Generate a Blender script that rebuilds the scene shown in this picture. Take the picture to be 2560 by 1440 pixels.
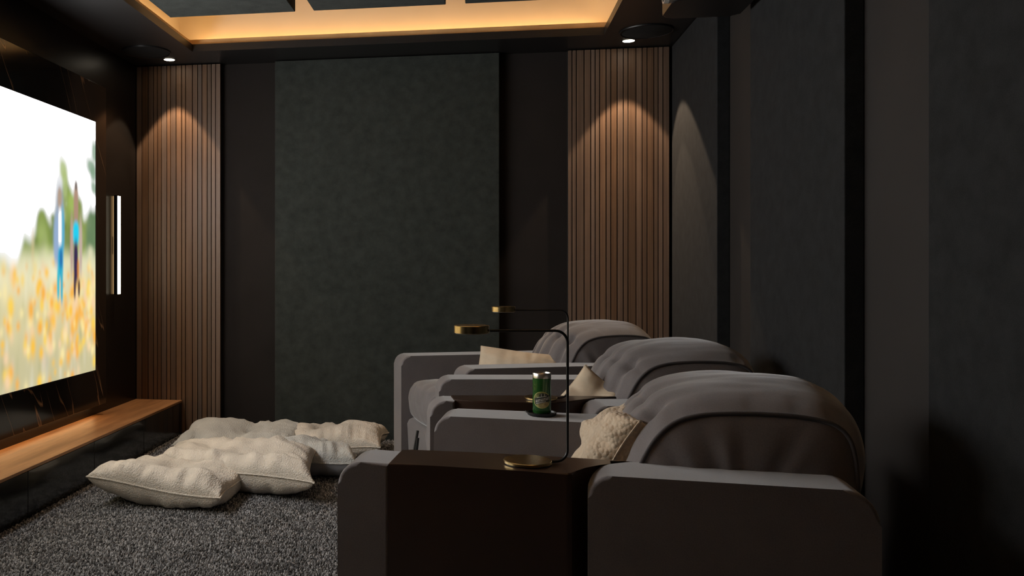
import bpy, bmesh, math, random
import numpy as np
from mathutils import Vector, Matrix, noise
random.seed(7); rng = np.random.default_rng(7)
R = math.radians
scene = bpy.context.scene
C = scene.collection
for o in list(bpy.data.objects): bpy.data.objects.remove(o)

# ------------------------------------------------------------------ camera
YAW = math.atan(337/2150.)
cam_d = bpy.data.cameras.new('camera'); cam = bpy.data.objects.new('camera', cam_d); C.objects.link(cam)
cam.location = (0, 0, 1.10); cam.rotation_euler = (R(90), 0, YAW)
cam_d.sensor_fit = 'HORIZONTAL'; cam_d.sensor_width = 36; cam_d.lens = 2150/2560*36
cam_d.shift_x = (1280-870)/2560; cam_d.shift_y = -(720-670)/2560
cam_d.clip_start = .02
scene.camera = cam
# ------------------------------------------------------------------ world, exposure
w = bpy.data.worlds.new('world'); scene.world = w; w.use_nodes = True
w.node_tree.nodes['Background'].inputs[0].default_value = (0, 0, 0, 1)
w.node_tree.nodes['Background'].inputs[1].default_value = 0
vs = scene.view_settings
vs.view_transform = 'Standard'; vs.look = 'None'; vs.gamma = 1; vs.use_curve_mapping = False
vs.exposure = 0.0
# light levels of the lamps the room has
SKY_GAIN = 9.0        # white sky on the screen (radiance)
FIELD_GAIN = 1.0
COVE = 22.0
SPOT_W = 36.0
WALL_LED = 9.0
BENCH_LED = 10.0

# ------------------------------------------------------------------ materials
def newmat(name):
    m = bpy.data.materials.new(name); m.use_nodes = True
    nt = m.node_tree; b = nt.nodes['Principled BSDF']
    return m, nt, b
def N(nt, t, **kw):
    n = nt.nodes.new(t)
    for k, v in kw.items():
        if k in n.inputs: n.inputs[k].default_value = v
        else: setattr(n, k, v)
    return n
def coords(nt, scale=(1,1,1), rot=(0,0,0), rand=0.0, kind='Object'):
    tc = N(nt, 'ShaderNodeTexCoord'); mp = N(nt, 'ShaderNodeMapping')
    mp.inputs['Scale'].default_value = scale; mp.inputs['Rotation'].default_value = rot
    nt.links.new(tc.outputs[kind], mp.inputs[0])
    if rand:
        oi = N(nt, 'ShaderNodeObjectInfo'); mu = N(nt, 'ShaderNodeMath', operation='MULTIPLY'); mu.inputs[1].default_value = rand
        nt.links.new(oi.outputs['Random'], mu.inputs[0]); nt.links.new(mu.outputs[0], mp.inputs['Location'])
    return mp.outputs[0]
def ramp(nt, fac, stops):
    r = N(nt, 'ShaderNodeValToRGB'); e = r.color_ramp.elements
    e[0].position, e[0].color = stops[0][0], (*stops[0][1], 1)
    e[1].position, e[1].color = stops[1][0], (*stops[1][1], 1)
    for p, c in stops[2:]:
        x = e.new(p); x.color = (*c, 1)
    nt.links.new(fac, r.inputs[0]); return r.outputs[0]
def bump(nt, b, h, strength=.3, dist=.01):
    bp = N(nt, 'ShaderNodeBump'); bp.inputs['Strength'].default_value = strength; bp.inputs['Distance'].default_value = dist
    nt.links.new(h, bp.inputs['Height']); nt.links.new(bp.outputs[0], b.inputs['Normal']); return bp
def plain(name, col, rough=.5, metal=0, sheen=0, spec=.5, var=.0, scale=20, coat=0):
    m, nt, b = newmat(name)
    b.inputs['Roughness'].default_value = rough; b.inputs['Metallic'].default_value = metal
    b.inputs['Specular IOR Level'].default_value = spec
    b.inputs['Sheen Weight'].default_value = sheen; b.inputs['Coat Weight'].default_value = coat
    n = N(nt, 'ShaderNodeTexNoise', Scale=scale, Detail=3.0); nt.links.new(coords(nt), n.inputs[0])
    lo = tuple(c*(1-var) for c in col); hi = tuple(c*(1+var) for c in col)
    nt.links.new(ramp(nt, n.outputs[0], [(.3, lo), (.7, hi)]), b.inputs['Base Color'])
    return m
def emit(name, col, strength):
    m, nt, b = newmat(name); b.inputs['Base Color'].default_value = (0,0,0,1)
    b.inputs['Emission Color'].default_value = (*col, 1); b.inputs['Emission Strength'].default_value = strength
    return m
def fabric(name, col, var=.2, fine=450, blotch=14, rough=.9, sheen=.2, bstr=.35, sheencol=None):
    m, nt, b = newmat(name); b.inputs['Roughness'].default_value = rough; b.inputs['Sheen Weight'].default_value = sheen
    b.inputs['Sheen Roughness'].default_value = .45; b.inputs['Specular IOR Level'].default_value = .12
    if sheencol: b.inputs['Sheen Tint'].default_value = (*sheencol, 1)
    co = coords(nt)
    n1 = N(nt, 'ShaderNodeTexNoise', Scale=blotch, Detail=5.0, Roughness=.6); nt.links.new(co, n1.inputs[0])
    n2 = N(nt, 'ShaderNodeTexNoise', Scale=fine, Detail=2.0); nt.links.new(co, n2.inputs[0])
    mx = N(nt, 'ShaderNodeMix'); mx.inputs[0].default_value = .5
    nt.links.new(n1.outputs[0], mx.inputs[2]); nt.links.new(n2.outputs[0], mx.inputs[3])
    lo = tuple(c*(1-var) for c in col); hi = tuple(c*(1+var) for c in col)
    nt.links.new(ramp(nt, mx.outputs[0], [(.38, lo), (.62, hi)]), b.inputs['Base Color'])
    bump(nt, b, n2.outputs[0], bstr, .002)
    return m
def waffle(name, col, scale=150, var=.12, bstr=.6):
    m, nt, b = newmat(name); b.inputs['Roughness'].default_value = .92; b.inputs['Sheen Weight'].default_value = .15
    b.inputs['Specular IOR Level'].default_value = .2
    co = coords(nt, (1, .55, 1))
    v = N(nt, 'ShaderNodeTexVoronoi', Scale=scale); nt.links.new(co, v.inputs[0])
    n1 = N(nt, 'ShaderNodeTexNoise', Scale=9.0, Detail=4.0); nt.links.new(coords(nt), n1.inputs[0])
    lo = tuple(c*(1-var) for c in col); hi = tuple(c*(1+var) for c in col)
    nt.links.new(ramp(nt, n1.outputs[0], [(.3, lo), (.7, hi)]), b.inputs['Base Color'])
    inv = N(nt, 'ShaderNodeMath', operation='MULTIPLY'); inv.inputs[1].default_value = -1.0
    nt.links.new(v.outputs['Distance'], inv.inputs[0])
    bump(nt, b, inv.outputs[0], bstr, .004)
    return m
def wood(name, dark, light, scale, rough=.45, rand=0, obvar=0.0, coat=0):
    m, nt, b = newmat(name); b.inputs['Roughness'].default_value = rough; b.inputs['Coat Weight'].default_value = coat
    co = coords(nt, scale, rand=rand)
    n = N(nt, 'ShaderNodeTexNoise', Scale=1.0, Detail=6.0, Roughness=.65); nt.links.new(co, n.inputs[0])
    c = ramp(nt, n.outputs[0], [(.32, dark), (.68, light)])
    if obvar:
        oi = N(nt, 'ShaderNodeObjectInfo'); mr = N(nt, 'ShaderNodeMapRange'); mr.inputs['To Min'].default_value = 1-obvar; mr.inputs['To Max'].default_value = 1+obvar
        nt.links.new(oi.outputs['Random'], mr.inputs[0])
        hs = N(nt, 'ShaderNodeHueSaturation'); nt.links.new(mr.outputs[0], hs.inputs['Value']); nt.links.new(c, hs.inputs['Color'])
        mr2 = N(nt, 'ShaderNodeMapRange'); mr2.inputs['To Min'].default_value = .75; mr2.inputs['To Max'].default_value = 1.08
        f = N(nt, 'ShaderNodeMath', operation='FRACT'); m7 = N(nt, 'ShaderNodeMath', operation='MULTIPLY'); m7.inputs[1].default_value = 7.31
        nt.links.new(oi.outputs['Random'], m7.inputs[0]); nt.links.new(m7.outputs[0], f.inputs[0]); nt.links.new(f.outputs[0], mr2.inputs[0])
        nt.links.new(mr2.outputs[0], hs.inputs['Saturation'])
        c = hs.outputs[0]
    nt.links.new(c, b.inputs['Base Color'])
    bump(nt, b, n.outputs[0], .15, .002)
    return m
M = {}
M['black_wall'] = plain('black satin wall paint', (.0085,.0075,.007), .33, spec=.35, var=.08, scale=4)
M['brown_wall'] = plain('dark taupe wall paint', (.025,.021,.019), .7, spec=.3, var=.08, scale=4)
M['back_wall'] = plain('near black wall paint', (.026,.0215,.0195), .85, spec=.12, var=.08, scale=4)
M['ceil'] = plain('black satin ceiling paint', (.014,.013,.013), .42, var=.05, scale=4)
M['tray'] = plain('warm white cove plaster', (.62,.50,.36), .85, var=.03, scale=3)
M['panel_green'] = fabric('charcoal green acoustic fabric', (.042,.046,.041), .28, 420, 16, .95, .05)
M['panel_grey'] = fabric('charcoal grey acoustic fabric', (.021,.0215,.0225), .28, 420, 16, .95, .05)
M['slat'] = wood('walnut slat', (.115,.060,.033), (.235,.135,.078), (9, 9, 3.2), .5, rand=37, obvar=.22)
M['slat_back'] = plain('black felt backing', (.006,.006,.006), .95)
M['lightwood'] = wood('pale maple lip', (.50,.30,.13), (.72,.47,.22), (2.2, 2.2, .8), .5)
M['benchtop'] = wood('oiled walnut bench top', (.27,.118,.043), (.54,.265,.110), (16, 1.6, 4), .42)
M['gloss'] = plain('black gloss lacquer', (.010,.010,.010), .16, spec=.5, coat=.2)
M['blackmetal'] = plain('matt black metal', (.008,.008,.009), .4, metal=0, spec=.5)
M['brass'] = plain('brushed brass', (.60,.43,.20), .26, metal=1, var=.1, scale=60)
M['bronze'] = plain('dark bronze console finish', (.044,.024,.016), .30, spec=.5, var=.15, scale=5)
M['velvet'] = fabric('grey velvet', (.164,.147,.147), .10, 300, 7, .8, .5, .2)
M['seam'] = fabric('grey velvet piping', (.085,.078,.080), .10, 300, 9, .85, .2, .2)
M['linen'] = waffle('oatmeal crinkled cotton', (.61,.545,.465))
M['linen_grey'] = waffle('pale grey crinkled cotton', (.50,.485,.45))
M['linen_under'] = fabric('grey cushion lining', (.26,.26,.27), .1)
M['tan'] = fabric('beige linen', (.60,.49,.36), .07, 500, 20, .9, .1, .25)
M['knit'] = waffle('cream bobbly knit', (.56,.45,.33), 95, .2, .9)
M['white_led'] = emit('warm white wall led', (1.0,.86,.62), WALL_LED)
M['back_led'] = emit('amber back led', (1.0,.62,.27), 1.6)
M['cove_led'] = emit('amber cove led', (1.0,.66,.30), COVE)
M['bench_led'] = emit('amber shelf led', (1.0,.58,.25), BENCH_LED)
M['lens'] = emit('warm downlight lens', (1.0,.86,.66), 12.0)
M['silver'] = plain('brushed aluminium', (.72,.68,.62), .28, metal=1)
M['green'] = plain('green enamel', (.022,.105,.020), .25, metal=.35, var=.1, scale=30, coat=.6)
M['white_ink'] = plain('off white print', (.62,.62,.56), .4)
M['lime_ink'] = plain('yellow green print', (.46,.47,.14), .4)
M['dark_ink'] = plain('dark green black print', (.022,.030,.020), .4)
M['olive_ink'] = plain('olive print', (.16,.17,.05), .4, var=.5, scale=90)
M['gold_ink'] = plain('straw print', (.34,.28,.12), .4, var=.4, scale=90)
M['grey_lens'] = plain('pale lens glint and lamp diffuser', (.5,.47,.43), .3)  # pale tone paints the projector lens glint; also used for lamp diffusers
def marble():
    m, nt, b = newmat('black marble with gold veins'); b.inputs['Roughness'].default_value = .13
    co = coords(nt, (1, 1, 1), (R(-30), 0, 0))
    st = N(nt, 'ShaderNodeMapping'); st.inputs['Scale'].default_value = (1, 3.0, .45); nt.links.new(co, st.inputs[0])
    n1 = N(nt, 'ShaderNodeTexNoise', Scale=1.5, Detail=3.0, Roughness=.5, Distortion=.25); nt.links.new(st.outputs[0], n1.inputs[0])
    a = N(nt, 'ShaderNodeMath', operation='SUBTRACT'); a.inputs[1].default_value = .5; nt.links.new(n1.outputs[0], a.inputs[0])
    ab = N(nt, 'ShaderNodeMath', operation='ABSOLUTE'); nt.links.new(a.outputs[0], ab.inputs[0])
    vein = ramp(nt, ab.outputs[0], [(0, (1,1,1)), (.0065, (0,0,0))])
    n2 = N(nt, 'ShaderNodeTexNoise', Scale=2.3, Detail=2.0); nt.links.new(co, n2.inputs[0])
    mask = ramp(nt, n2.outputs[0], [(.43, (0,0,0)), (.56, (1,1,1))])
    mu = N(nt, 'ShaderNodeMath', operation='MULTIPLY'); nt.links.new(vein, mu.inputs[0]); nt.links.new(mask, mu.inputs[1])
    mx = N(nt, 'ShaderNodeMix', data_type='RGBA'); mx.inputs[6].default_value = (.008,.006,.005,1); mx.inputs[7].default_value = (.36,.22,.12,1)
    nt.links.new(mu.outputs[0], mx.inputs[0]); nt.links.new(mx.outputs[2], b.inputs['Base Color'])
    return m
M['marble'] = marble()
def carpet(name, isl):
    m, nt, b = newmat(name); b.inputs['Roughness'].default_value = 1; b.inputs['Specular IOR Level'].default_value = .1
    if isl:
        g = N(nt, 'ShaderNodeNewGeometry'); fac = g.outputs['Random Per Island']
    else:
        n = N(nt, 'ShaderNodeTexNoise', Scale=110.0, Detail=3.0); nt.links.new(coords(nt), n.inputs[0]); fac = n.outputs[0]
        bump(nt, b, fac, .8, .01)
    nt.links.new(ramp(nt, fac, [(.0, (.045,.0435,.0435)), (.55, (.19,.185,.185)), (1, (.45,.44,.44))]), b.inputs['Base Color'])
    return m
M['carpet'] = carpet('charcoal carpet ground', False); M['pile'] = carpet('charcoal heather pile', True)

# ------------------------------------------------------------------ geometry helpers
def link(o, parent=None):
    C.objects.link(o)
    if parent is not None: o.parent = parent
    return o
def mesh(name, verts, faces, mat, parent=None, smooth=True, angle=40):
    me = bpy.data.meshes.new(name); me.from_pydata([tuple(v) for v in verts], [], faces); me.update()
    return finish(name, me, mat, parent, smooth, angle)
def finish(name, me, mat, parent=None, smooth=True, angle=40):
    if smooth:
        me.shade_smooth()
        if angle < 170: me.set_sharp_from_angle(angle=R(angle))
    me.materials.append(mat)
    return link(bpy.data.objects.new(name, me), parent)
def wn(o):
    m = o.modifiers.new('weighted normals', 'WEIGHTED_NORMAL'); m.keep_sharp = True; m.weight = 90; return o
def bm_obj(name, bm, mat, parent=None, smooth=True, angle=40):
    bmesh.ops.recalc_face_normals(bm, faces=bm.faces[:])
    me = bpy.data.meshes.new(name); bm.to_mesh(me); bm.free()
    return finish(name, me, mat, parent, smooth, angle)
def add_box(bm, x0, x1, y0, y1, z0, z1):
    r = bmesh.ops.create_cube(bm, size=1)
    bmesh.ops.transform(bm, matrix=Matrix.Translation(((x0+x1)/2,(y0+y1)/2,(z0+z1)/2)) @ Matrix.Diagonal((x1-x0,y1-y0,z1-z0,1)), verts=r['verts'])
    return r['verts']
def box(name, x0, x1, y0, y1, z0, z1, mat, parent=None, bev=0, seg=2):
    bm = bmesh.new(); add_box(bm, x0, x1, y0, y1, z0, z1)
    if bev: bmesh.ops.bevel(bm, geom=bm.edges[:], offset=bev, segments=seg, affect='EDGES', profile=.5)
    return wn(bm_obj(name, bm, mat, parent, bool(bev), 50))
def round_poly(pts):
    """pts: (x, y, radius) -> list of (x, y) with rounded corners"""
    out = []; n = len(pts)
    for i in range(n):
        p = Vector(pts[i][:2]); r = pts[i][2]
        if r <= 0: out.append(tuple(p)); continue
        a = (Vector(pts[i-1][:2])-p).normalized(); b = (Vector(pts[(i+1)%n][:2])-p).normalized()
        ang = a.angle(b); d = r/math.tan(ang/2)
        p0 = p+a*d; p1 = p+b*d; c = p+(a+b).normalized()*(r/math.sin(ang/2))
        a0 = math.atan2(p0.y-c.y, p0.x-c.x); a1 = math.atan2(p1.y-c.y, p1.x-c.x)
        da = (a1-a0+math.pi) % (2*math.pi)-math.pi
        k = max(3, int(abs(da)/R(12)))
        for j in range(k+1):
            t = a0+da*j/k; out.append((c.x+r*math.cos(t), c.y+r*math.sin(t)))
    return out
def prism(name, prof, v0, v1, mat, parent, bev=.02, seg=4, axis='v', angle=35):
    """profile (u,z) extruded along v, or (u,v) extruded along z"""
    bm = bmesh.new(); n = len(prof)
    f = (lambda p, k: (p[0], k, p[1])) if axis == 'v' else (lambda p, k: (p[0], p[1], k))
    A = [bm.verts.new(f(p, v0)) for p in prof]; B = [bm.verts.new(f(p, v1)) for p in prof]
    fa = bm.faces.new(A); fb = bm.faces.new(B[::-1])
    for i in range(n): bm.faces.new((A[i], B[i], B[(i+1)%n], A[(i+1)%n]))
    if bev:
        ed = list(set(fa.edges[:]+fb.edges[:]))
        bmesh.ops.bevel(bm, geom=ed, offset=bev, segments=seg, affect='EDGES', profile=.5, clamp_overlap=True)
    return wn(bm_obj(name, bm, mat, parent, True, angle))
def tube(name, pts, r, mat, parent, n=8, closed=False, smooth_pts=0):
    pts = [Vector(p) for p in pts]
    m = len(pts); V = []; F = []
    up = None
    for i in range(m):
        if closed: t = (pts[(i+1)%m]-pts[i-1]).normalized()
        else: t = (pts[min(i+1,m-1)]-pts[max(i-1,0)]).normalized()
        if up is None:
            up = t.orthogonal().normalized()
        up = (up-t*up.dot(t)).normalized(); s = t.cross(up)
        for k in range(n):
            a = 2*math.pi*k/n; V.append(pts[i]+(up*math.cos(a)+s*math.sin(a))*r)
    for i in range(m if closed else m-1):
        j = (i+1) % m
        for k in range(n): F.append((i*n+k, i*n+(k+1)%n, j*n+(k+1)%n, j*n+k))
    if not closed:
        F.append(tuple(range(n))[::-1]); F.append(tuple((m-1)*n+k for k in range(n)))
    return mesh(name, V, F, mat, parent, True, 60)
def lathe(name, prof, mat, parent, loc=(0,0,0), n=40, angle=35, ring=False):
    V = []; F = []; m = len(prof)
    for r, z in prof:
        for k in range(n):
            a = 2*math.pi*k/n; V.append((loc[0]+r*math.cos(a), loc[1]+r*math.sin(a), loc[2]+z))
    for i in range(m-1):
        for k in range(n): F.append((i*n+k, i*n+(k+1)%n, (i+1)*n+(k+1)%n, (i+1)*n+k))
    if ring:
        for k in range(n): F.append(((m-1)*n+k, (m-1)*n+(k+1)%n, (k+1)%n, k))
    else:
        F.append(tuple(range(n))[::-1]); F.append(tuple((m-1)*n+k for k in range(n)))
    return mesh(name, V, F, mat, parent, True, angle)
def tag(o, label, cat, group=None):
    o['label'] = label; o['category'] = cat
    if group: o['group'] = group
    return o
def thing(name, label, cat, loc=(0,0,0), rotz=0, group=None):
    o = bpy.data.objects.new(name, None); C.objects.link(o); o.empty_display_size = .1
    o.location = loc; o.rotation_euler = (0, 0, rotz); return tag(o, label, cat, group)
def struct(o): o['kind'] = 'structure'; return o

# ------------------------------------------------------------------ room shell
XL, XR, YB, YF, H = -2.29, 1.193, 5.515, -.7, 2.45
floor = struct(box('floor', XL-.1, XR+.1, YF-.1, YB+.1, -.1, 0, M['carpet']))
struct(box('wall_left', XL-.1, XL, YF-.1, YB+.1, 0, 2.95, M['black_wall']))
struct(box('wall_right', XR, XR+.1, YF-.1, YB+.1, 0, 2.95, M['brown_wall']))
struct(box('wall_back', XL, XR, YB, YB+.1, 0, 2.95, M['back_wall']))
struct(box('wall_front', XL, XR, YF-.1, YF, 0, 2.95, M['black_wall']))
# ceiling: dark soffit ring around a lit tray
OX0, OX1, OY0, OY1 = -1.79, .695, -.2, 5.15
ZL = 2.495; SB = .13; ZT = 2.80
bm = bmesh.new()
add_box(bm, XL, OX0, YF, YB, H, ZL); add_box(bm, OX1, XR, YF, YB, H, ZL)
add_box(bm, OX0, OX1, OY1, YB, H, ZL); add_box(bm, OX0, OX1, YF, OY0, H, ZL)
ceiling = struct(bm_obj('ceiling', bm, M['ceil'], None, False))
bm = bmesh.new()
add_box(bm, OX0-SB-.02, OX0-SB, OY0-SB, OY1+SB, ZL, ZT); add_box(bm, OX1+SB, OX1+SB+.02, OY0-SB, OY1+SB, ZL, ZT)
add_box(bm, OX0-SB, OX1+SB, OY1+SB, OY1+SB+.02, ZL, ZT); add_box(bm, OX0-SB, OX1+SB, OY0-SB-.02, OY0-SB, ZL, ZT)
add_box(bm, OX0-SB-.02, OX1+SB+.02, OY0-SB-.02, OY1+SB+.02, ZT, ZT+.02)
bm_obj('ceiling_tray', bm, M['tray'], ceiling, False)
t = .012; s0 = .03; z1 = 2.532
for (a, b_, c_, d) in ((OX0-s0-t, OX0-s0, OY0-s0, OY1+s0), (OX1+s0, OX1+s0+t, OY0-s0, OY1+s0), (OX0-s0, OX1+s0, OY1+s0, OY1+s0+t), (OX0-s0, OX1+s0, OY0-s0-t, OY0-s0)):
    box('wooden_lip', a, b_, c_, d, ZL, z1, M['lightwood'], ceiling)
cl = thing('cove_light', 'amber light strip hidden behind the wooden lip of the ceiling cove', 'light strip', (0, 0, ZL))
e0, e1 = .065, .085
for (a, b_, c_, d) in ((OX0-e1, OX0-e0, OY0, OY1), (OX1+e0, OX1+e1, OY0, OY1), (OX0, OX1, OY1+e0, OY1+e1), (OX0, OX1, OY0-e1, OY0-e0)):
    box('led_strip', a, b_, c_, d, .002, .008, M['cove_led'], cl)
# hanging acoustic panels in the tray
for (x0, x1, lab) in ((-1.69, -.99, 'dark fabric ceiling panel nearest the screen wall, hanging in the lit cove'),
                      (-.89, -.19, 'dark fabric ceiling panel hanging in the middle of the lit cove'),
                      (-.09, .605, 'dark fabric ceiling panel hanging in the right part of the lit cove')):
    o = box('ceiling_panel', x0, x1, 2.75, 4.50, 2.47, 2.54, M['panel_green'], None, .004, 2)
    tag(o, lab, 'acoustic panel', 'acoustic panels hanging in the ceiling cove')

# ------------------------------------------------------------------ wall panels
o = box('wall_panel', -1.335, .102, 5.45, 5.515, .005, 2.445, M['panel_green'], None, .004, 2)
tag(o, 'large dark green fabric wall panel in the middle of the far wall', 'wall panel')
for (y0, y1, lab) in ((4.44, 5.455, 'charcoal fabric wall panel in the corner beside the wooden slats'),
                      (2.94, 3.91, 'charcoal fabric wall panel behind the middle recliner'),
                      (1.42, 2.42, 'charcoal fabric wall panel nearest the camera at the right edge')):
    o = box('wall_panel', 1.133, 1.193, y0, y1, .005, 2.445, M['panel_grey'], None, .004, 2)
    tag(o, lab, 'wall panel', 'fabric panels on the right wall')
LS = [-2.2879,-2.2498,-2.2048,-2.1675,-2.1407,-2.1128,-2.0751,-2.049,-2.0103,-1.9722,-1.9451,-1.898,-1.8618,-1.8321,-1.7961,-1.7675,-1.739,-1.7049]
RS = [.5185,.5441,.5696,.6165,.656,.6825,.7094,.7476,.7756,.813,.8493,.8771,.9243,.9603,.9891,1.0283,1.0542,1.0817,1.1201]
bm = bmesh.new(); add_box(bm, -.5,.5,-.5,.5,-.5,.5)
unit = bpy.data.meshes.new('slat'); bm.to_mesh(unit); bm.free(); unit.materials.append(M['slat'])
def slat_panel(edges, label):
    x0, x1 = edges[0], edges[-1]
    t = thing('slat_panel', label, 'slat panel', ((x0+x1)/2, 5.49, 0), 0, 'walnut slat panels on the far wall')
    cx = (x0+x1)/2
    box('backing', x0-cx, x1-cx, -.012, .024, .004, 2.446, M['slat_back'], t)
    for a, b_ in zip(edges[:-1], edges[1:]):
        o = link(bpy.data.objects.new('slat', unit), t)
        o.scale = (b_-a-.0055, .018, 2.438); o.location = ((a+b_)/2-cx, -.021, 1.224)
slat_panel(LS, 'walnut slat wall panel beside the screen wall, lit by a ceiling spot')
slat_panel(RS, 'walnut slat wall panel behind the recliners, in the right corner')

# ------------------------------------------------------------------ marble, screen, bench, wall light
mp = thing('marble_panel', 'black polished marble panel with golden veins behind the television', 'marble panel', (-2.26, 3.4, 0))
box('slab', -.028, .03, -1.945, 1.47, .292, 2.18, M['marble'], mp, .003, 2)
box('led_strip', -.018, -.006, -1.87, 1.38, .284, .292, M['bench_led'], mp)
# television picture: a couple in a flowering field, drawn in code as vertex colours
tv = thing('television', 'large flat television showing a bright blurred flower field and two people', 'television', (-2.23, 3.405, .5))
NY, NZ = 190, 220
ys = np.concatenate([np.linspace(1.65, 3.45, 36), np.linspace(3.45, 4.68, NY)[1:]]); zs = np.linspace(.511, 1.943, NZ)
A, Z = np.meshgrid(4.68-ys, zs, indexing='ij')
def sst(x, a, b): t = np.clip((x-a)/(b-a), 0, 1); return t*t*(3-2*t)
def mixc(col, c, m): return col*(1-m[..., None])+np.array(c)*m[..., None]
def lumps(n, sx, sz, seed, amp=1):
    r = np.random.default_rng(seed); out = np.zeros_like(A)
    for _ in range(n):
        a, z = r.uniform(-.1, 3.4), r.uniform(.45, 2.0); k = r.uniform(.5, 1.5)
        out += r.uniform(-1, 1)*np.exp(-((A-a)/(sx*k))**2-((Z-z)/(sz*k))**2)
    return out*amp
def blur(img, k):
    g = np.exp(-np.linspace(-2, 2, 2*k+1)**2); g /= g.sum()
    for ax in (0, 1):
        pad = [(0, 0)]*3; pad[ax] = (k, k); q = np.pad(img, pad, mode='edge')
        img = sum(g[i]*np.take(q, np.arange(i, i+img.shape[ax]), axis=ax) for i in range(2*k+1))
    return img
wob = lumps(520, .035, .045, 1)
edge = np.interp(A, [0, .06, .10, .15, .2, .26, .3, .36, .42, .47, .52, .59, .65, .72, .78, .84, .89, .93, 1.0, 1.5, 3.4], [1.46, 1.50, 1.42, 1.40, 1.48, 1.50, 1.54, 1.60, 1.50, 1.40, 1.34, 1.36, 1.30, 1.24, 1.26, 1.12, 1.08, 1.10, 1.16, 1.25, 1.3])
tree = np.clip(sst(edge+.09*wob-Z, -.03, .05), 0, 1)
base = np.ones(A.shape+(3,))
g1 = lumps(600, .03, .05, 2); g2 = lumps(300, .05, .08, 3); g3 = lumps(500, .016, .03, 6)
tcol = np.array((.22,.30,.07))*(1+.6*np.clip(g1, -1, 1))[..., None]
tcol = mixc(tcol, (.56,.62,.30), np.clip(g2, 0, 1)*.7); tcol = mixc(tcol, (.16,.22,.12), np.clip(-g2, 0, 1)*.6)
tcol = mixc(tcol, (.10,.20,.12), sst(.15-A+.05*wob, 0, .06)*.75)
tcol = mixc(tcol, (1.0,1.0,.96), np.clip(g3-.55, 0, 1)*1.2)
base = base*(1-tree[..., None])+np.clip(tcol, .02, 1.0)*tree[..., None]
# pale haze just above the field, dry stems
base = mixc(base, (.90,.86,.58), sst(1.22+.06*wob-Z, -.02, .10)*tree*.75)
blobs = np.exp(-((A-.70)/.012)**2)*sst(Z, 1.0, 1.15)*sst(1.34-Z, 0, .1); base = mixc(base, (.72,.55,.28), np.clip(blobs, 0, 1)*.6)
fld = sst(1.15+.06*wob-Z, -.03, .10)
fcol = np.zeros_like(base)+np.array((.70,.63,.36)); g = lumps(900, .012, .06, 4); gb = lumps(240, .06, .07, 5)
fcol = mixc(fcol, (.40,.42,.20), np.clip(g, 0, 1)*.9); fcol = mixc(fcol, (.90,.85,.68), np.clip(-g, 0, 1)*.8)
fcol = mixc(fcol, (.97,.92,.66), np.clip(sst(Z, .86, 1.10)*(.55+.5*gb), 0, .9))
fcol = mixc(fcol, (.34,.33,.22), np.clip(sst(.90-Z, 0, .3)*(.28+.35*lumps(420,.010,.09,9)), 0, .7))
fcol = mixc(fcol, (.80,.62,.50), np.clip(lumps(420, .016, .04, 12), 0, 1)*sst(1.02-Z, 0, .15)*.6)
r = np.random.default_rng(11)
for _ in range(1500):
    a = r.uniform(-.02, 3.2); z = r.uniform(.5, 1.14)
    dens = math.exp(-((a-.22)/.30)**2)*math.exp(-((z-.88)/.20)**2)+.22
    if r.uniform() > dens: continue
    k = r.uniform(.008, .024); mk = np.exp(-((A-a)/k)**2-((Z-z)/(k*r.uniform(1.2, 2.4)))**2)
    fcol = mixc(fcol, [(1.0,.55,.04), (.98,.66,.10), (.96,.44,.05), (.93,.66,.40), (1.0,.84,.40)][r.integers(0, 5)], np.clip(mk*1.2*r.uniform(.6, 1.15), 0, .97))
fld_m = fld[..., None]; base = base*(1-fld_m)+fcol*fld_m
base = blur(base, 3)
for a_, z_, ra_, rz_ in ((.012,1.77,.03,.05),(.05,1.67,.05,.035),(.03,1.64,.03,.04),(.02,1.56,.03,.03),(.385,1.62,.035,.05),(.37,1.55,.03,.08)):
    base = mixc(base, (.22,.36,.24) if a_ < .2 else (.42,.52,.20), np.clip(1.3*np.exp(-(np.abs((A-a_)/ra_)**2.5+np.abs((Z-z_-.3*(A-a_))/rz_)**2.5))+.25*wob*np.exp(-((A-a_)/ra_/1.4)**2-((Z-z_)/rz_/1.4)**2), 0, .85))
def blob(a, z, ra, rz, c, soft=.35, p=2.4, op=1.0):
    global base
    d = (np.abs((A-a)/ra)**p+np.abs((Z-z)/rz)**p)**(1/p)
    base = mixc(base, c, sst(1+soft-d, 0, 2*soft)*op)
# man in white shirt with a blue bag, woman in turquoise top
blob(.425,1.34,.045,.20,(.36,.40,.46),.45); blob(.425,1.47,.022,.055,(.45,.33,.25)); blob(.455,1.25,.035,.14,(.30,.42,.62),.4)
blob(.395,1.30,.022,.12,(.10,.42,.60),.4); blob(.421,1.31,.0175,.105,(1,1,1),.25,4)
blob(.415,1.13,.030,.09,(.02,.38,.62)); blob(.44,1.02,.014,.09,(.04,.52,.62)); blob(.402,1.01,.013,.10,(.04,.45,.58)); blob(.41,1.15,.014,.05,(.02,.16,.42),.5)
blob(.24,1.44,.028,.12,(.42,.27,.19)); blob(.24,1.55,.010,.025,(.08,.06,.05)); blob(.29,1.22,.018,.16,(.50,.36,.30),.5); blob(.185,1.22,.018,.16,(.55,.42,.36),.5)
blob(.24,1.29,.034,.065,(.01,.62,.88)); blob(.242,1.13,.026,.12,(.035,.02,.075)); blob(.255,1.0,.012,.07,(.03,.02,.06)); blob(.205,.99,.012,.05,(.06,.03,.03)); blob(.215,1.09,.012,.06,(.62,.24,.06),.4)
base = blur(base, 2)
wh = sst(base.min(axis=2), .90, .99)*sst(Z, 1.0, 1.12)
base = base*(1+(SKY_GAIN-1)*wh)[..., None]*(FIELD_GAIN+(1-FIELD_GAIN)*wh)[..., None]
ny = len(ys)
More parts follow.
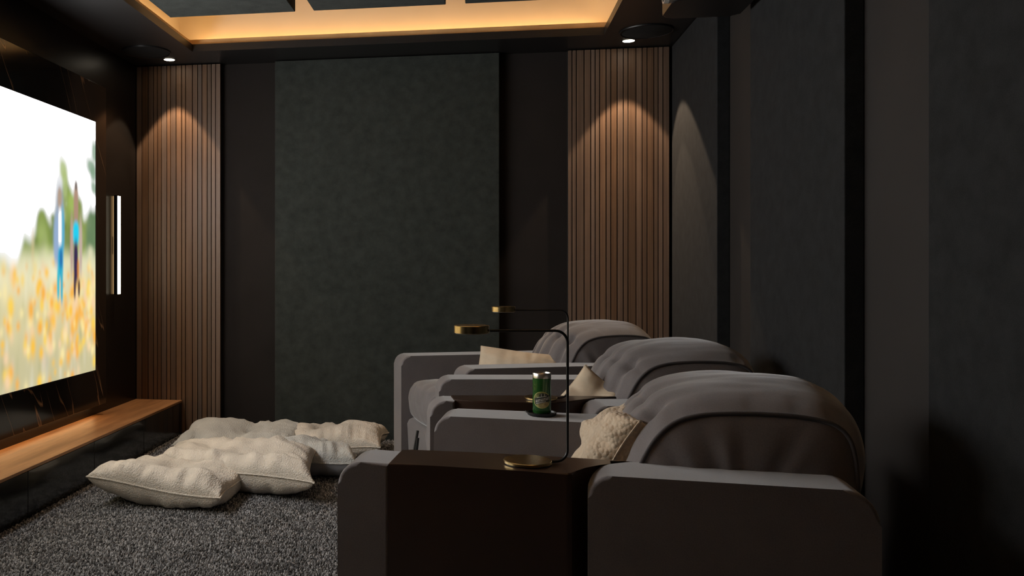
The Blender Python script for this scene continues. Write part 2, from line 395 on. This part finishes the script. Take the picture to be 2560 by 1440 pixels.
V = [(.0205, y-3.405, z-.5) for y in ys for z in zs]
F = [(i*NZ+j, (i+1)*NZ+j, (i+1)*NZ+j+1, i*NZ+j+1) for i in range(ny-1) for j in range(NZ-1)]
m, nt, b = newmat('television picture'); b.inputs['Base Color'].default_value = (.01,.01,.01,1); b.inputs['Roughness'].default_value = .25
at = N(nt, 'ShaderNodeVertexColor', layer_name='picture'); nt.links.new(at.outputs[0], b.inputs['Emission Color']); b.inputs['Emission Strength'].default_value = 1
scr = mesh('screen', V, F, m, tv, False)
ca = scr.data.color_attributes.new('picture', 'FLOAT_COLOR', 'POINT')
ca.data.foreach_set('color', np.concatenate([base, np.ones(base.shape[:2]+(1,))], axis=2).astype(np.float32).ravel())
box('housing', 0, .020, -1.755, 1.275, .011, 1.443, M['blackmetal'], tv)
for nm, a in (('bezel', (.0, .0225, -1.759, -1.755, .007, 1.447)), ('bezel', (.0, .0225, 1.275, 1.279, .007, 1.447)), ('bezel', (.0, .0225, -1.755, 1.275, .007, .011)), ('bezel', (.0, .0225, -1.755, 1.275, 1.443, 1.447))):
    box(nm, *a, M['blackmetal'], tv)
# low bench under the screen
tb = thing('media_bench', 'long low bench with black gloss doors and walnut top under the television', 'bench', (-2.13, 3.5, 0))
box('carcass', -.155, .145, -2.6, 1.948, .02, .212, M['gloss'], tb)
box('wooden_top', -.158, .167, -2.602, 1.95, .212, .227, M['benchtop'], tb, .002, 1)
for i in range(7):
    y0 = -2.60+.65*i
    box('door', .147, .165, y0+.002, y0+.648, .004, .2105, M['gloss'], tb, .0015, 1)
# vertical wall light
wl = thing('wall_light', 'slim vertical wall light glowing between the marble panel and the slats', 'wall light', (XL, 5.11, .937))
box('body', .008, .034, -.021, .021, -.004, .618, M['blackmetal'], wl)
box('bracket', .0005, .006, -.008, .008, .25, .36, M['blackmetal'], wl)
box('back_glow', .006, .008, -.019, .019, 0, .614, M['back_led'], wl)
box('led_strip', .034, .036, -.021, .021, 0, .614, M['white_led'], wl)

# ------------------------------------------------------------------ downlights, speakers, projector
def downlight(x, y, lab, roll, k=1.0):
    t = thing('downlight', lab, 'ceiling spotlight', (x, y, H), 0, 'recessed ceiling spotlights')
    lathe('trim_ring', [(.0345,-.001),(.044,-.001),(.045,-.003),(.043,-.004),(.0355,-.002)], M['blackmetal'], t, ring=True)
    lathe('lens', [(.001,-.0015),(.034,-.0015),(.034,-.0005),(.001,-.0005)], M['lens'], t)
    for ang, pw, bl in ((72, 1.0, .12), (48, .40, .12)):
        l = bpy.data.lights.new('beam', 'SPOT'); l.energy = SPOT_W*pw*k; l.color = (1.0,.74,.50); l.spot_size = R(ang); l.spot_blend = bl; l.shadow_soft_size = .012
        lo = link(bpy.data.objects.new('beam', l), t); lo.location = (0, 0, -.012); lo.rotation_euler = (R(-roll), 0, 0)
downlight(-2.006, 5.325, 'lit round ceiling spotlight above the slats beside the screen wall', 10)
downlight(.856, 5.307, 'lit round ceiling spotlight above the slats in the right corner', 10)
for x, y, lab in ((-2.07, 5.10, 'round black ceiling speaker beside the screen wall'), (.92, 5.10, 'round black ceiling speaker in the right corner')):
    t = thing('ceiling_speaker', lab, 'speaker', (x, y, H), 0, 'round ceiling speakers')
    lathe('grille', [(.002,-.006),(.136,-.006),(.139,-.004),(.139,-.001),(.002,-.001)], M['slat_back'], t, n=64)
    lathe('rim', [(.140,-.001),(.140,-.007),(.143,-.009),(.147,-.007),(.149,-.001)], M['blackmetal'], t, n=64, ring=True)
pj = thing('projector', 'black projector hanging from the ceiling in front of the right wall', 'projector', (.93, 3.83, 2.2))
prism('body', round_poly([(-.155,-.14,.05),(.17,-.14,.03),(.17,.14,.03),(-.155,.14,.05)]), .0, .11, M['blackmetal'], pj, .012, 3, 'z')
o = lathe('lens_glint_ring', [(.030,0),(.036,0),(.036,.02),(.030,.02)], M['grey_lens'], pj, ring=True); o.rotation_euler = (0, R(-90), 0); o.location = (-.155, -.03, .055)  # ring coloured pale to stand in for the glint on the lens
lathe('ceiling_mount', [(.02,.11),(.02,.235),(.06,.237),(.06,.249)], M['blackmetal'], pj)

# ------------------------------------------------------------------ cushions
def cushion_mesh(w, d, h, seed, floor_flat=True, dent=.35, wrinkle=.010, n=56, dents=((0,0,.28),), tuckedge=.07, cap=None):
    """pillow centred on the origin; returns verts, faces, border"""
    r = random.Random(seed); off = Vector((r.uniform(0,50), r.uniform(0,50), r.uniform(0,50)))
    ph = [r.uniform(0, 6.28) for _ in range(8)]
    zc = h*.46 if floor_flat else 0.0
    V = []; idx = {}; F = []
    def shape(a, b, top):
        x = w/2*a*(1-tuckedge*(1-b*b)); y = d/2*b*(1-tuckedge*(1-a*a))
        t = (max(0, 1-abs(a)**3.0)*max(0, 1-abs(b)**3.0))**(.40 if floor_flat else .5)
        seam = .016*math.sin(2.1*a+ph[0])+.014*math.sin(2.6*b+ph[1])+(.022*(a*b)*math.cos(ph[2]))
        if not floor_flat: seam *= .7
        ea = math.exp(-((1-abs(a))/.42)**1.6); eb = math.exp(-((1-abs(b))/.42)**1.6)
        q = 7 if top else -7
        fa = noise.noise(Vector((y*13, math.copysign(9, a), q))+off)+.6*noise.noise(Vector((y*34+x*5, math.copysign(9, a), q))+off)
        fb = noise.noise(Vector((x*13, math.copysign(23, b), q))+off)+.6*noise.noise(Vector((x*34+y*5, math.copysign(23, b), q))+off)
        fold = wrinkle*3.0*(fa*ea*(1-eb*.5)+fb*eb*(1-ea*.5))*min(1, t*1.5)
        nz = noise.noise(Vector((x*6, y*6, 0))+off)*.026*t+noise.noise(Vector((x*15, y*15, 3))+off)*.010*t
        dd = sum(dent*g*h*(.65*math.exp(-((a-da)**2+(b-db)**2)/.12)+.6*math.exp(-((a-da)**2*.5+(b-db)**2)/.012)) for da, db, g in dents)
        if top:
            z = zc+seam+(h*.54)*t*(1.0)-dd*t+fold+nz
        else:
            z = zc+seam-(h*.52 if floor_flat else h*.5)*t*1.15+(nz+fold)*.6
        if floor_flat:
            z = max(z, .0015)
            if not top: x *= 1+.0*t
        return (x, y, z)
    def vid(i, j, top):
        brd = i in (0, n) or j in (0, n); k = (i, j, top or brd)
        if k not in idx:
            a = 2*i/n-1; b = 2*j/n-1
            a = math.sin(a*math.pi/2)*.55+a*.45; b = math.sin(b*math.pi/2)*.55+b*.45
            idx[k] = len(V); V.append(shape(a, b, top or brd))
        return idx[k]
    for i in range(n):
        for j in range(n):
            F.append((vid(i,j,True), vid(i+1,j,True), vid(i+1,j+1,True), vid(i,j+1,True)))
            F.append((vid(i,j,False), vid(i,j+1,False), vid(i+1,j+1,False), vid(i+1,j,False)))
    ring = [vid(i,0,True) for i in range(n)]+[vid(n,j,True) for j in range(n)]+[vid(i,n,True) for i in range(n,0,-1)]+[vid(0,j,True) for j in range(n,0,-1)]
    return V, F, [V[k] for k in ring]
def floor_cushion(label, x, y, rot, w, d, h, seed, mat='linen', dents=((0,0,.9),), skew=0, wr=.012, under=None):
    t = thing('floor_cushion', label, 'cushion', (x, y, .012), R(rot), 'floor cushions heaped on the carpet')
    V, F, ring = cushion_mesh(w, d, h, seed, True, .34, wr, dents=dents)
    V = [(p[0]+skew*p[1], p[1], p[2]) for p in V]; ring = [(p[0]+skew*p[1], p[1], p[2]) for p in ring]
    mesh('cover', V, F[::2] if under else F, M[mat], t, True, 180)
    if under: mesh('underside', V, F[1::2], M[under], t, True, 180)
    tube('piping', ring, .0045, M[mat], t, 6, True)
    return t
floor_cushion('large oatmeal floor cushion at the front, nearest the black bench doors', -1.455, 3.91, -3, .645, .46, .185, 3, 'linen', ((.05,0,1.1),))
floor_cushion('widest oatmeal floor cushion lying across the middle of the heap', -1.24, 4.235, -16, .90, .46, .21, 5, 'linen', ((.32,-.2,1.0),(-.25,.15,.5)), skew=-.5)
floor_cushion('pale floor cushion at the back, touching the bench end', -1.41, 4.98, 2, .72, .52, .16, 8, 'linen_grey', ((.18,0,1.25),))
floor_cushion('pale floor cushion with grey underside closest to the recliners', -.90, 4.53, 8, .46, .42, .17, 11, 'linen_grey', ((-.5,.7,.3),), under='linen_under')
floor_cushion('oatmeal floor cushion against the green wall panel, rightmost of the heap', -.86, 5.03, 0, .58, .46, .16, 14, 'linen', ((-.30,.1,1.0),))

# ------------------------------------------------------------------ recliners
HA = .62
def arm(parent, u0, u1, v0, v1, nm='armrest', zt=HA, rf=.055, rr=.075, z0=.03):
    o = prism(nm, round_poly([(u0, z0, .01), (u0, zt, rf), (u1, zt, rr), (u1, z0, .01)]), v0, v1, M['velvet'], parent, .028, 5)
    prof = round_poly([(u0, z0, .01), (u0, zt, rf), (u1, zt, rr), (u1, z0, .01)])
    top = [p for p in prof if p[1] > z0+.02]
    for v, sg in ((v0, -1), (v1, 1)):
        q = []
        # seam sits on the bevel, a little in from the outline
        cx, cz = (u0+u1)/2, (z0+zt)/2
        for u, z in top:
            du = .009 if u < cx else -.009
            q.append((u+(du if (u-u0 < rf+.001 or u1-u < rr+.001) else 0), v-sg*.007, z-(.008 if z > zt-.08 else 0)))
        tube('piping', q, .0032, M['velvet'], o, 6)
    return o
def back_cushion(parent, u0, v0, v1, seed, tufts=True):
    """puffy reclined headrest cushion, side outline in (u,z)"""
    key = [(-.035,.40),(-.02,.50),(0,.575),(.025,.635),(.055,.685),(.095,.722),(.15,.742),(.22,.750),(.30,.752),(.38,.748),(.44,.735),(.475,.705),(.49,.65),(.495,.56),(.495,.42)]
    P = []
    for i in range(len(key)-1):
        p0 = Vector(key[max(i-1,0)]); p1 = Vector(key[i]); p2 = Vector(key[i+1]); p3 = Vector(key[min(i+2,len(key)-1)])
        for k in range(7):
            t = k/7; P.append(.5*((2*p1)+(-p0+p2)*t+(2*p0-5*p1+4*p2-p3)*t*t+(-p0+3*p1-3*p2+p3)*t**3))
    P.append(Vector(key[-1])); m = len(P)
    nrm = []
    for i in range(m):
        tg = (P[min(i+1,m-1)]-P[max(i-1,0)]).normalized(); nrm.append(Vector((-tg.y, tg.x)))
    L = [0]
    for i in range(1, m): L.append(L[-1]+(P[i]-P[i-1]).length)
    tot = L[-1]; n = 64; V = []; F = []
    off = Vector((seed*3.1, seed*1.7, 0)); w = v1-v0
    tk = [-.66, -.22, .22, .66]
    for i in range(m):
        s = L[i]/tot
        for j in range(n+1):
            t = -1+2*j/n; t = math.sin(t*math.pi/2)*.5+t*.5
            crown = .066*(1-abs(t)**2.4)*min(1, s*6)*min(1, (1-s)*5)
            d = crown
            if tufts:
                # lobes below the button row, buttons, seam between rows
                lob = max(0, 1-abs((s-.19)/.135)**2)
                g = max(math.exp(-((t-k)/.075)**2) for k in tk)
                d -= .021*g*lob
                d -= .030*max(math.exp(-((t-k)/.07)**2) for k in tk)*math.exp(-((s-.315)/.026)**2)
                d -= .006*math.exp(-((s-.315)/.012)**2)*(1-abs(t)**4)
                g2 = max(math.exp(-((t-k)/.10)**2) for k in tk)
                d -= .006*g2*math.exp(-((s-.365)/.05)**2)
            d += .007*noise.noise(Vector((s*7, t*2.2, 0))+off)+.0035*noise.noise(Vector((s*9, t*11, 5))+off)*(1-abs(t))
            # pull folds near the piping
            ed = max(0, abs(t)-.72)/.28
            d += .0055*math.sin(s*75+seed)*max(0, noise.noise(Vector((s*14, seed, t*.3))))*ed*(1-ed)*6
            p = P[i]+nrm[i]*d
            V.append((u0+p.x, (v0+v1)/2+t*w/2, p.y))
    for i in range(m-1):
        for j in range(n): a = i*(n+1)+j; F.append((a, a+1, a+n+2, a+n+1))
    # side gussets
    for sg, j in ((-1, 0), (1, n)):
        rows = 9; st = len(V); last = None
        for q in range(1, rows+1):
            rr = q/rows
            for i in range(m):
                p = P[i]; c = Vector((.235, .46)); pp = p+(c-p)*rr*.92
                bul = .024*math.sin(min(1, rr*1.25)*math.pi)*(1 if p.y > .45 else .4)
                ang = math.atan2(p.y-.46, p.x-.235)
                bul += .008*math.sin(ang*16+seed*2)*math.sin(rr*math.pi)*max(0, noise.noise(Vector((ang*2, seed, 0)))+.3)
                V.append((u0+pp.x, (v0 if sg < 0 else v1)+sg*bul, pp.y))
        for q in range(rows):
            for i in range(m-1):
                a = (i*(n+1)+j, (i+1)*(n+1)+j) if q == 0 else (st+(q-1)*m+i, st+(q-1)*m+i+1)
                b_ = (st+q*m+i+1, st+q*m+i)
                F.append((*a, *b_) if sg < 0 else (*a[::-1], *b_[::-1]))
    me = bpy.data.meshes.new('back_cushion'); me.from_pydata(V, [], F); me.update()
    bm = bmesh.new(); bm.from_mesh(me); bmesh.ops.recalc_face_normals(bm, faces=bm.faces[:]); bm.to_mesh(me); bm.free()
    o = finish('back_cushion', me, M['velvet'], parent, True, 60)
    for v in (v0-.002, v1+.002):
        tube('piping', [(u0+p.x, v, p.y+.001) for p in P[6:]], .0052, M['seam'], o, 8)
    if tufts:
        i = min(range(m), key=lambda k: abs(L[k]/tot-.315))
        for k in tk:
            jj = min(range(n+1), key=lambda q: abs(math.sin((-1+2*q/n)*math.pi/2)*.5+(-1+2*q/n)*.5-k))
            x, y, z = V[i*(n+1)+jj]
            q = lathe('button', [(.001,.0),(.007,.0005),(.009,.003),(.006,.006),(.001,.007)], M['seam'], o, n=12, angle=90)
            nn = Vector((nrm[i].x, 0, nrm[i].y)); q.rotation_euler = nn.to_track_quat('Z', 'Y').to_euler(); q.location = Vector((x, y, z))-nn*.001
    return o
def seat(parent, u0, u1, v0, v1, seed):
    prof = round_poly([(u0+.02, .285, .05), (u0-.005, .485, .085), (u1, .50, .03), (u1, .285, .02)])
    # dense lofted cushion with crown and small folds
    m = len(prof); n = 40; V = []; F = []; off = Vector((seed*2.3, 4, 1))
    dp = []
    for i in range(m):
        a = Vector(prof[i]); b = Vector(prof[(i+1)%m]); k = max(1, int((b-a).length/.02))
        for q in range(k): dp.append(a+(b-a)*q/k)
    m = len(dp); cc = Vector(((u0+u1)/2, .39))
    for j in range(n+1):
        t = -1+2*j/n; t = math.sin(t*math.pi/2); sc = 1-.16*max(0, (abs(t)-.86)/.14)**2
        for p in dp:
            q = Vector((cc.x+(p.x-cc.x)*(1-.02*(1-sc)/.16), cc.y+(p.y-cc.y)*sc))
            wr = noise.noise(Vector((q.x*9+p.y*4, t*9, p.y*30))+off)*.004+noise.noise(Vector((q.x*22, t*4, p.y*22))+off)*.003
            cr = .022*(1-t*t)
            if p.y > .44: q.y += cr
            if p.x < u0+.06: q.x -= .02*(1-t*t)+wr*1.3
            q.y += wr
            V.append((q.x, (v0+v1)/2+t*(v1-v0)/2, q.y))
    for j in range(n):
        for i in range(m): F.append((j*m+i, j*m+(i+1)%m, (j+1)*m+(i+1)%m, (j+1)*m+i))
    F.append(tuple(range(m))[::-1]); F.append(tuple(n*m+i for i in range(m)))
    return mesh('seat_cushion', V, F, M['velvet'], parent, True, 60)
def recliner(label, O, rho, far, near, us, ub, seed, vin, ur, console=None):
    """far/near = (u_front, v0, v1) of the arms; ur = rear end"""
    t = thing('recliner', label, 'recliner', (O[0], O[1], 0), R(rho), 'grey velvet recliners in a curved row')
    va, vb = vin
    box('base', us+.10, ur-.03, va-.01, vb+.01, .03, .30, M['velvet'], t, .02, 3)
    prism('front_panel', round_poly([(us+.012,.045,.015),(us+.0,.285,.03),(us+.11,.285,.01),(us+.11,.045,.01)]), va+.004, vb-.004, M['velvet'], t, .012, 3)
    seat(t, us, ub+.04, va+.003, vb-.003, seed)
    box('back_frame', ub+.30, ur, va-.005, vb+.005, .06, .60, M['velvet'], t, .05, 4)
    back_cushion(t, ub, va-.005, vb+.005, seed)
    arm(t, far[0], ur, far[1], far[2])
    arm(t, near[0], ur, near[1], near[2])
    for u in (us+.16, ur-.12):
        for v in (va+.06, vb-.06): lathe('foot', [(.02,0),(.022,.004),(.022,.035),(.02,.035)], M['blackmetal'], t, (u, v, 0), 14)
    if console:
        pad, top = console
        pu0, pu1, pv0, pv1 = pad
        o = prism('console_pad', round_poly([(pu0,.03,.01),(pu0,HA-.003,.06),(pu1,HA-.003,.0),(pu1,.03,.0)]), pv0, pv1, M['velvet'], t, .040, 6)
        tube('piping', [(u+(.012 if u < pu0+.03 else 0), pv0+.0115, z-.0115) for u, z in round_poly([(pu0,.03,.01),(pu0,HA,.06),(pu1,HA,0),(pu1,.03,0)]) if z > .05], .003, M['velvet'], o, 6)
        prism('console', top, .02, HA, M['bronze'], t, .011, 5, 'z')
    return t
# nearest recliner with console along its near side
S3 = recliner('grey recliner nearest the camera, with the bronze console and lamp at its near arm', (-.25, 2.11), -6,
    (.02, .70, .866), (.494, .0, .165), .02, .605, 3, (.168, .697), 1.10,
    ((-.11, .022, .0, .162),
     [(.020,-.001),(.12,-.0015),(.25,-.002),(.36,-.0015),(.445,0),(.458,.006),(.466,.03),(.485,.075),(.52,.115),(.56,.145),(.605,.165),(.607,.172),(.595,.176),(.5,.176),(.35,.180),(.2,.178),(.05,.167),(.020,.163)]))
S2 = recliner('middle grey recliner of the row, behind the green can', (-.17, 3.003), 8.5,
    (.09, .715, .88), (.552, .0, .165), .03, .725, 5, (.205, .712), 1.22,
    ((.0, .09, .13, .262),
     [(.088,.152),(.15,.118),(.22,.094),(.30,.080),(.38,.080),(.45,.090),(.51,.115),(.56,.155),(.62,.190),(.70,.222),(.705,.228),(.69,.234),(.5,.245),(.3,.252),(.088,.256)]))
S1 = recliner('farthest grey recliner, beside the green wall panel', (-.22, 4.072), 20,
    (.0, .64, .803), (.14, .0, .165), .03, .75, 8, (.168, .637), 1.235)
# black pull strap on the middle recliner
tube('pull_strap', [(-.002,.708,.40),(-.012,.705,.345),(-.022,.700,.29)], .006, M['blackmetal'], S2, 8)
tube('pull_strap', [(-.002,.704,.37),(-.008,.700,.32),(-.012,.695,.28)], .007, M['blackmetal'], S2, 8)

# ------------------------------------------------------------------ chair pillows
def pillow(label, loc, eul, w, d, h, seed, mat, dents=(), wr=.010):
    t = thing('throw_pillow', label, 'pillow', loc); t.rotation_euler = [R(a) for a in eul]; t['group'] = 'pillows on the recliners'
    V, F, ring = cushion_mesh(w, d, h, seed, False, .2, wr, 44, dents, .06)
    mesh('cover', V, F, M[mat], t, True, 180)
    tube('piping', ring, .0028, M[mat], t, 6, True)
    return t
def cp(O, rho, u, v, z):
    r = R(rho); return (O[0]+u*math.cos(r)-v*math.sin(r), O[1]+u*math.sin(r)+v*math.cos(r), z)
pillow('beige lumbar pillow on the farthest recliner', cp((-.22,4.072), 20, .555, .36, .55), (66, 4, -14), .43, .25, .11, 21, 'tan', ((.7,-.3,.6),))
pillow('beige square pillow with one corner up on the middle recliner', cp((-.17,3.003), 8.5, .635, .335, .56), (64, 36, -24), .24, .24, .10, 23, 'tan', ((.6,-.6,.8),))
pillow('bobbly cream knit pillow leaning on the nearest recliner backrest', cp((-.25,2.11), -6, .565, .37, .585), (0, -61, -6), .28, .28, .165, 25, 'knit', wr=.016)
pillow('beige pillow half hidden behind the knit pillow on the nearest recliner', cp((-.25,2.11), -6, .60, .60, .585), (0, -54, -2), .25, .18, .08, 27, 'tan')

# ------------------------------------------------------------------ lamps on the consoles
def lamp(label, x, y, rot):
    t = thing('table_lamp', label, 'lamp', (x, y, HA), R(rot), 'brass and black reading lamps on the consoles')
    b_ = lathe('base', [(.001,.0015),(.055,.0015),(.0585,.003),(.0585,.008),(.057,.0095),(.001,.0095)], M['brass'], t, n=64)
    lathe('foot_ring', [(.001,0),(.055,0),(.055,.002),(.001,.002)], M['blackmetal'], b_, n=48)
    pts = [(.056,0,.005),(.070,0,.0055)]
    pts += [(.070+.028*math.sin(a), 0, .0335-.028*math.cos(a)) for a in [R(k) for k in range(10, 91, 10)]]
    pts += [(.098,0,.08),(.098,0,.2),(.098,0,.285)]
    pts += [(.068+.030*math.cos(a), 0, .296+.030*math.sin(a)) for a in [R(k) for k in range(0, 91, 9)]]
    pts += [(.0,0,.326),(-.092,0,.326)]
    tube('stem', pts, .0034, M['blackmetal'], t, 10)
    hd = lathe('lamp_head', [(.001,0),(.0405,0),(.043,.001),(.043,.018),(.0415,.0195),(.001,.0195)], M['brass'], t, (-.137,0,.320), 56)
    lathe('diffuser', [(.001,-.001),(.039,-.001),(.039,0),(.001,0)], M['grey_lens'], hd, (-.137,0,.320), 40)
    return t
lamp('brass and black lamp on the nearest console top', .1085, 2.155, 8)
lamp('brass and black lamp on the farther console, behind the can', .21, 3.215, 8.5)

# ------------------------------------------------------------------ can on a coaster
CAN = (.19, 2.865)
t = thing('coaster', 'black round coaster under the green can', 'coaster', (*CAN, HA+.0008))
lathe('dish', [(.001,0),(.042,0),(.046,.003),(.047,.010),(.045,.011),(.043,.005),(.001,.004)], M['blackmetal'], t, n=56)
tube('handle', [(-.043,.01,.008),(-.050,.006,.011),(-.052,0,.012),(-.050,-.006,.011),(-.043,-.01,.008)], .0022, M['blackmetal'], t, 8)
t = thing('drink_can', 'green drink can with an oval label standing on a coaster', 'can', (*CAN, HA+.0055)); t.rotation_euler = (0, 0, R(-2))
RC = .0295; HC = .134
lathe('can_body', [(.001,0),(.024,0),(.0275,.003),(RC,.009),(RC,HC-.017)], M['green'], t, n=64)
lathe('can_top', [(RC+.0003,HC-.017),(RC+.0003,HC-.002),(RC-.001,HC),(RC-.003,HC),(RC-.004,HC-.004),(.001,HC-.004)], M['silver'], t, n=64)
def wrap(ax, z, dr): # arc length ax along the can surface facing the camera
    a = ax/RC-math.pi/2; return ((RC+dr)*math.cos(a), (RC+dr)*math.sin(a), z)
def disc(name, cz, ax0, rx, rz, dr, mat, parent, inner=None, rot=0):
    n = 48; V = []; F = []; k = 6
    r0 = inner or 0
    for i in range(k+1):
        f = r0+(1-r0)*i/k
        for j in range(n):
            a = 2*math.pi*j/n; x = f*rx*math.cos(a); z = f*rz*math.sin(a)
            V.append(wrap(ax0+x*math.cos(rot)-z*math.sin(rot), cz+x*math.sin(rot)+z*math.cos(rot), dr))
    for i in range(k):
        for j in range(n): F.append((i*n+j, i*n+(j+1)%n, (i+1)*n+(j+1)%n, (i+1)*n+j))
    return mesh(name, V, F, mat, parent, True, 180)
lab = disc('label', .0485, -.001, .0285, .0255, .0002, M['olive_ink'], t)
disc('label_border', .0485, -.001, .0300, .0268, .0004, M['lime_ink'], lab, .93)
disc('label_field', .0335, .004, .021, .0095, .0004, M['gold_ink'], lab, None, R(8))
disc('label_dark_oval', .0585, .010, .020, .010, .0004, M['dark_ink'], lab, None, R(-18))  # dark oval printed on the label
def strip(name, x0, z0, x1, z1, wd, dr, mat, parent):
    V = []; F = []; n = 10; L_ = math.hypot(x1-x0, z1-z0); px, pz_ = -(z1-z0)/L_*wd/2, (x1-x0)/L_*wd/2
    for i in range(n+1):
        f = i/n; x = x0+(x1-x0)*f; z = z0+(z1-z0)*f
        V += [wrap(x+px, z+pz_, dr), wrap(x-px, z-pz_, dr)]
    for i in range(n): F.append((2*i, 2*i+1, 2*i+3, 2*i+2))
    return mesh(name, V, F, mat, parent, True, 180)
strip('label_band', -.026, .0425, .028, .0555, .020, .0006, M['dark_ink'], lab)
rl = random.Random(4)
for i in range(11):   # unreadable white lettering running up the band
    f = (i+.5)/11; x = -.022+.046*f; z = .0438+.0112*f; hh = .0052*(1-.35*abs(f-.5))
    strip('lettering', x-.0004, z-hh, x+.0010, z+hh, .0016, .0008, M['white_ink'], lab)
    if i % 2 == 0: strip('lettering', x-.0004, z+(.0028 if i % 4 else -.002), x+.0036, z+(.0040 if i % 4 else -.001), .0013, .0008, M['white_ink'], lab)
strip('lettering', -.020, .0365, .012, .0440, .0018, .0008, M['white_ink'], lab)
strip('lettering', -.016, .0560, .014, .0615, .0016, .0008, M['white_ink'], lab)
for x in (-.003, .007): strip('lettering', x, .060, x+.0006, .069, .0013, .0008, M['white_ink'], lab)

# ------------------------------------------------------------------ carpet pile
sp = .0082
gx = np.arange(-1.962, .15, sp); gy = np.arange(1.95, 5.44, sp)
px, py = np.meshgrid(gx, gy, indexing='ij'); px = px.ravel(); py = py.ravel()
jit = np.where(px > -.95, .28, .55)*sp
px = px+rng.uniform(-1, 1, px.size)*jit; py = py+rng.uniform(-1, 1, py.size)*jit*np.where(px > -.95, 1.3, 1)
n = px.size
rad = rng.uniform(.0028, .0052, n); hgt = rng.uniform(.006, .013, n)
lx = rng.normal(0, .0035, n); ly = rng.normal(0, .0035, n); rot0 = rng.uniform(0, 6.28, n)
vv = np.zeros((n, 9, 3), np.float32)
for k in range(4):
    a = rot0+k*math.pi/2
    vv[:, k, 0] = px+rad*np.cos(a); vv[:, k, 1] = py+rad*np.sin(a); vv[:, k, 2] = .0002
    vv[:, 4+k, 0] = px+lx*.7+rad*.75*np.cos(a); vv[:, 4+k, 1] = py+ly*.7+rad*.75*np.sin(a); vv[:, 4+k, 2] = hgt*.75
vv[:, 8, 0] = px+lx; vv[:, 8, 1] = py+ly; vv[:, 8, 2] = hgt
tri = []
for k in range(4):
    q = (k+1) % 4; tri += [(k, q, 4+q), (k, 4+q, 4+k), (4+k, 4+q, 8)]
tri = np.array(tri, np.int32)
ff = (tri[None]+(np.arange(n, dtype=np.int32)*9)[:, None, None]).reshape(-1, 3)
me = bpy.data.meshes.new('carpet_pile'); me.vertices.add(n*9); me.vertices.foreach_set('co', vv.ravel())
me.loops.add(ff.size); me.loops.foreach_set('vertex_index', ff.ravel()); me.polygons.add(len(ff))
me.polygons.foreach_set('loop_start', np.arange(0, ff.size, 3, dtype=np.int32)); me.update(calc_edges=True)
o = finish('carpet_pile', me, M['pile'], floor, False); o['kind'] = 'stuff'
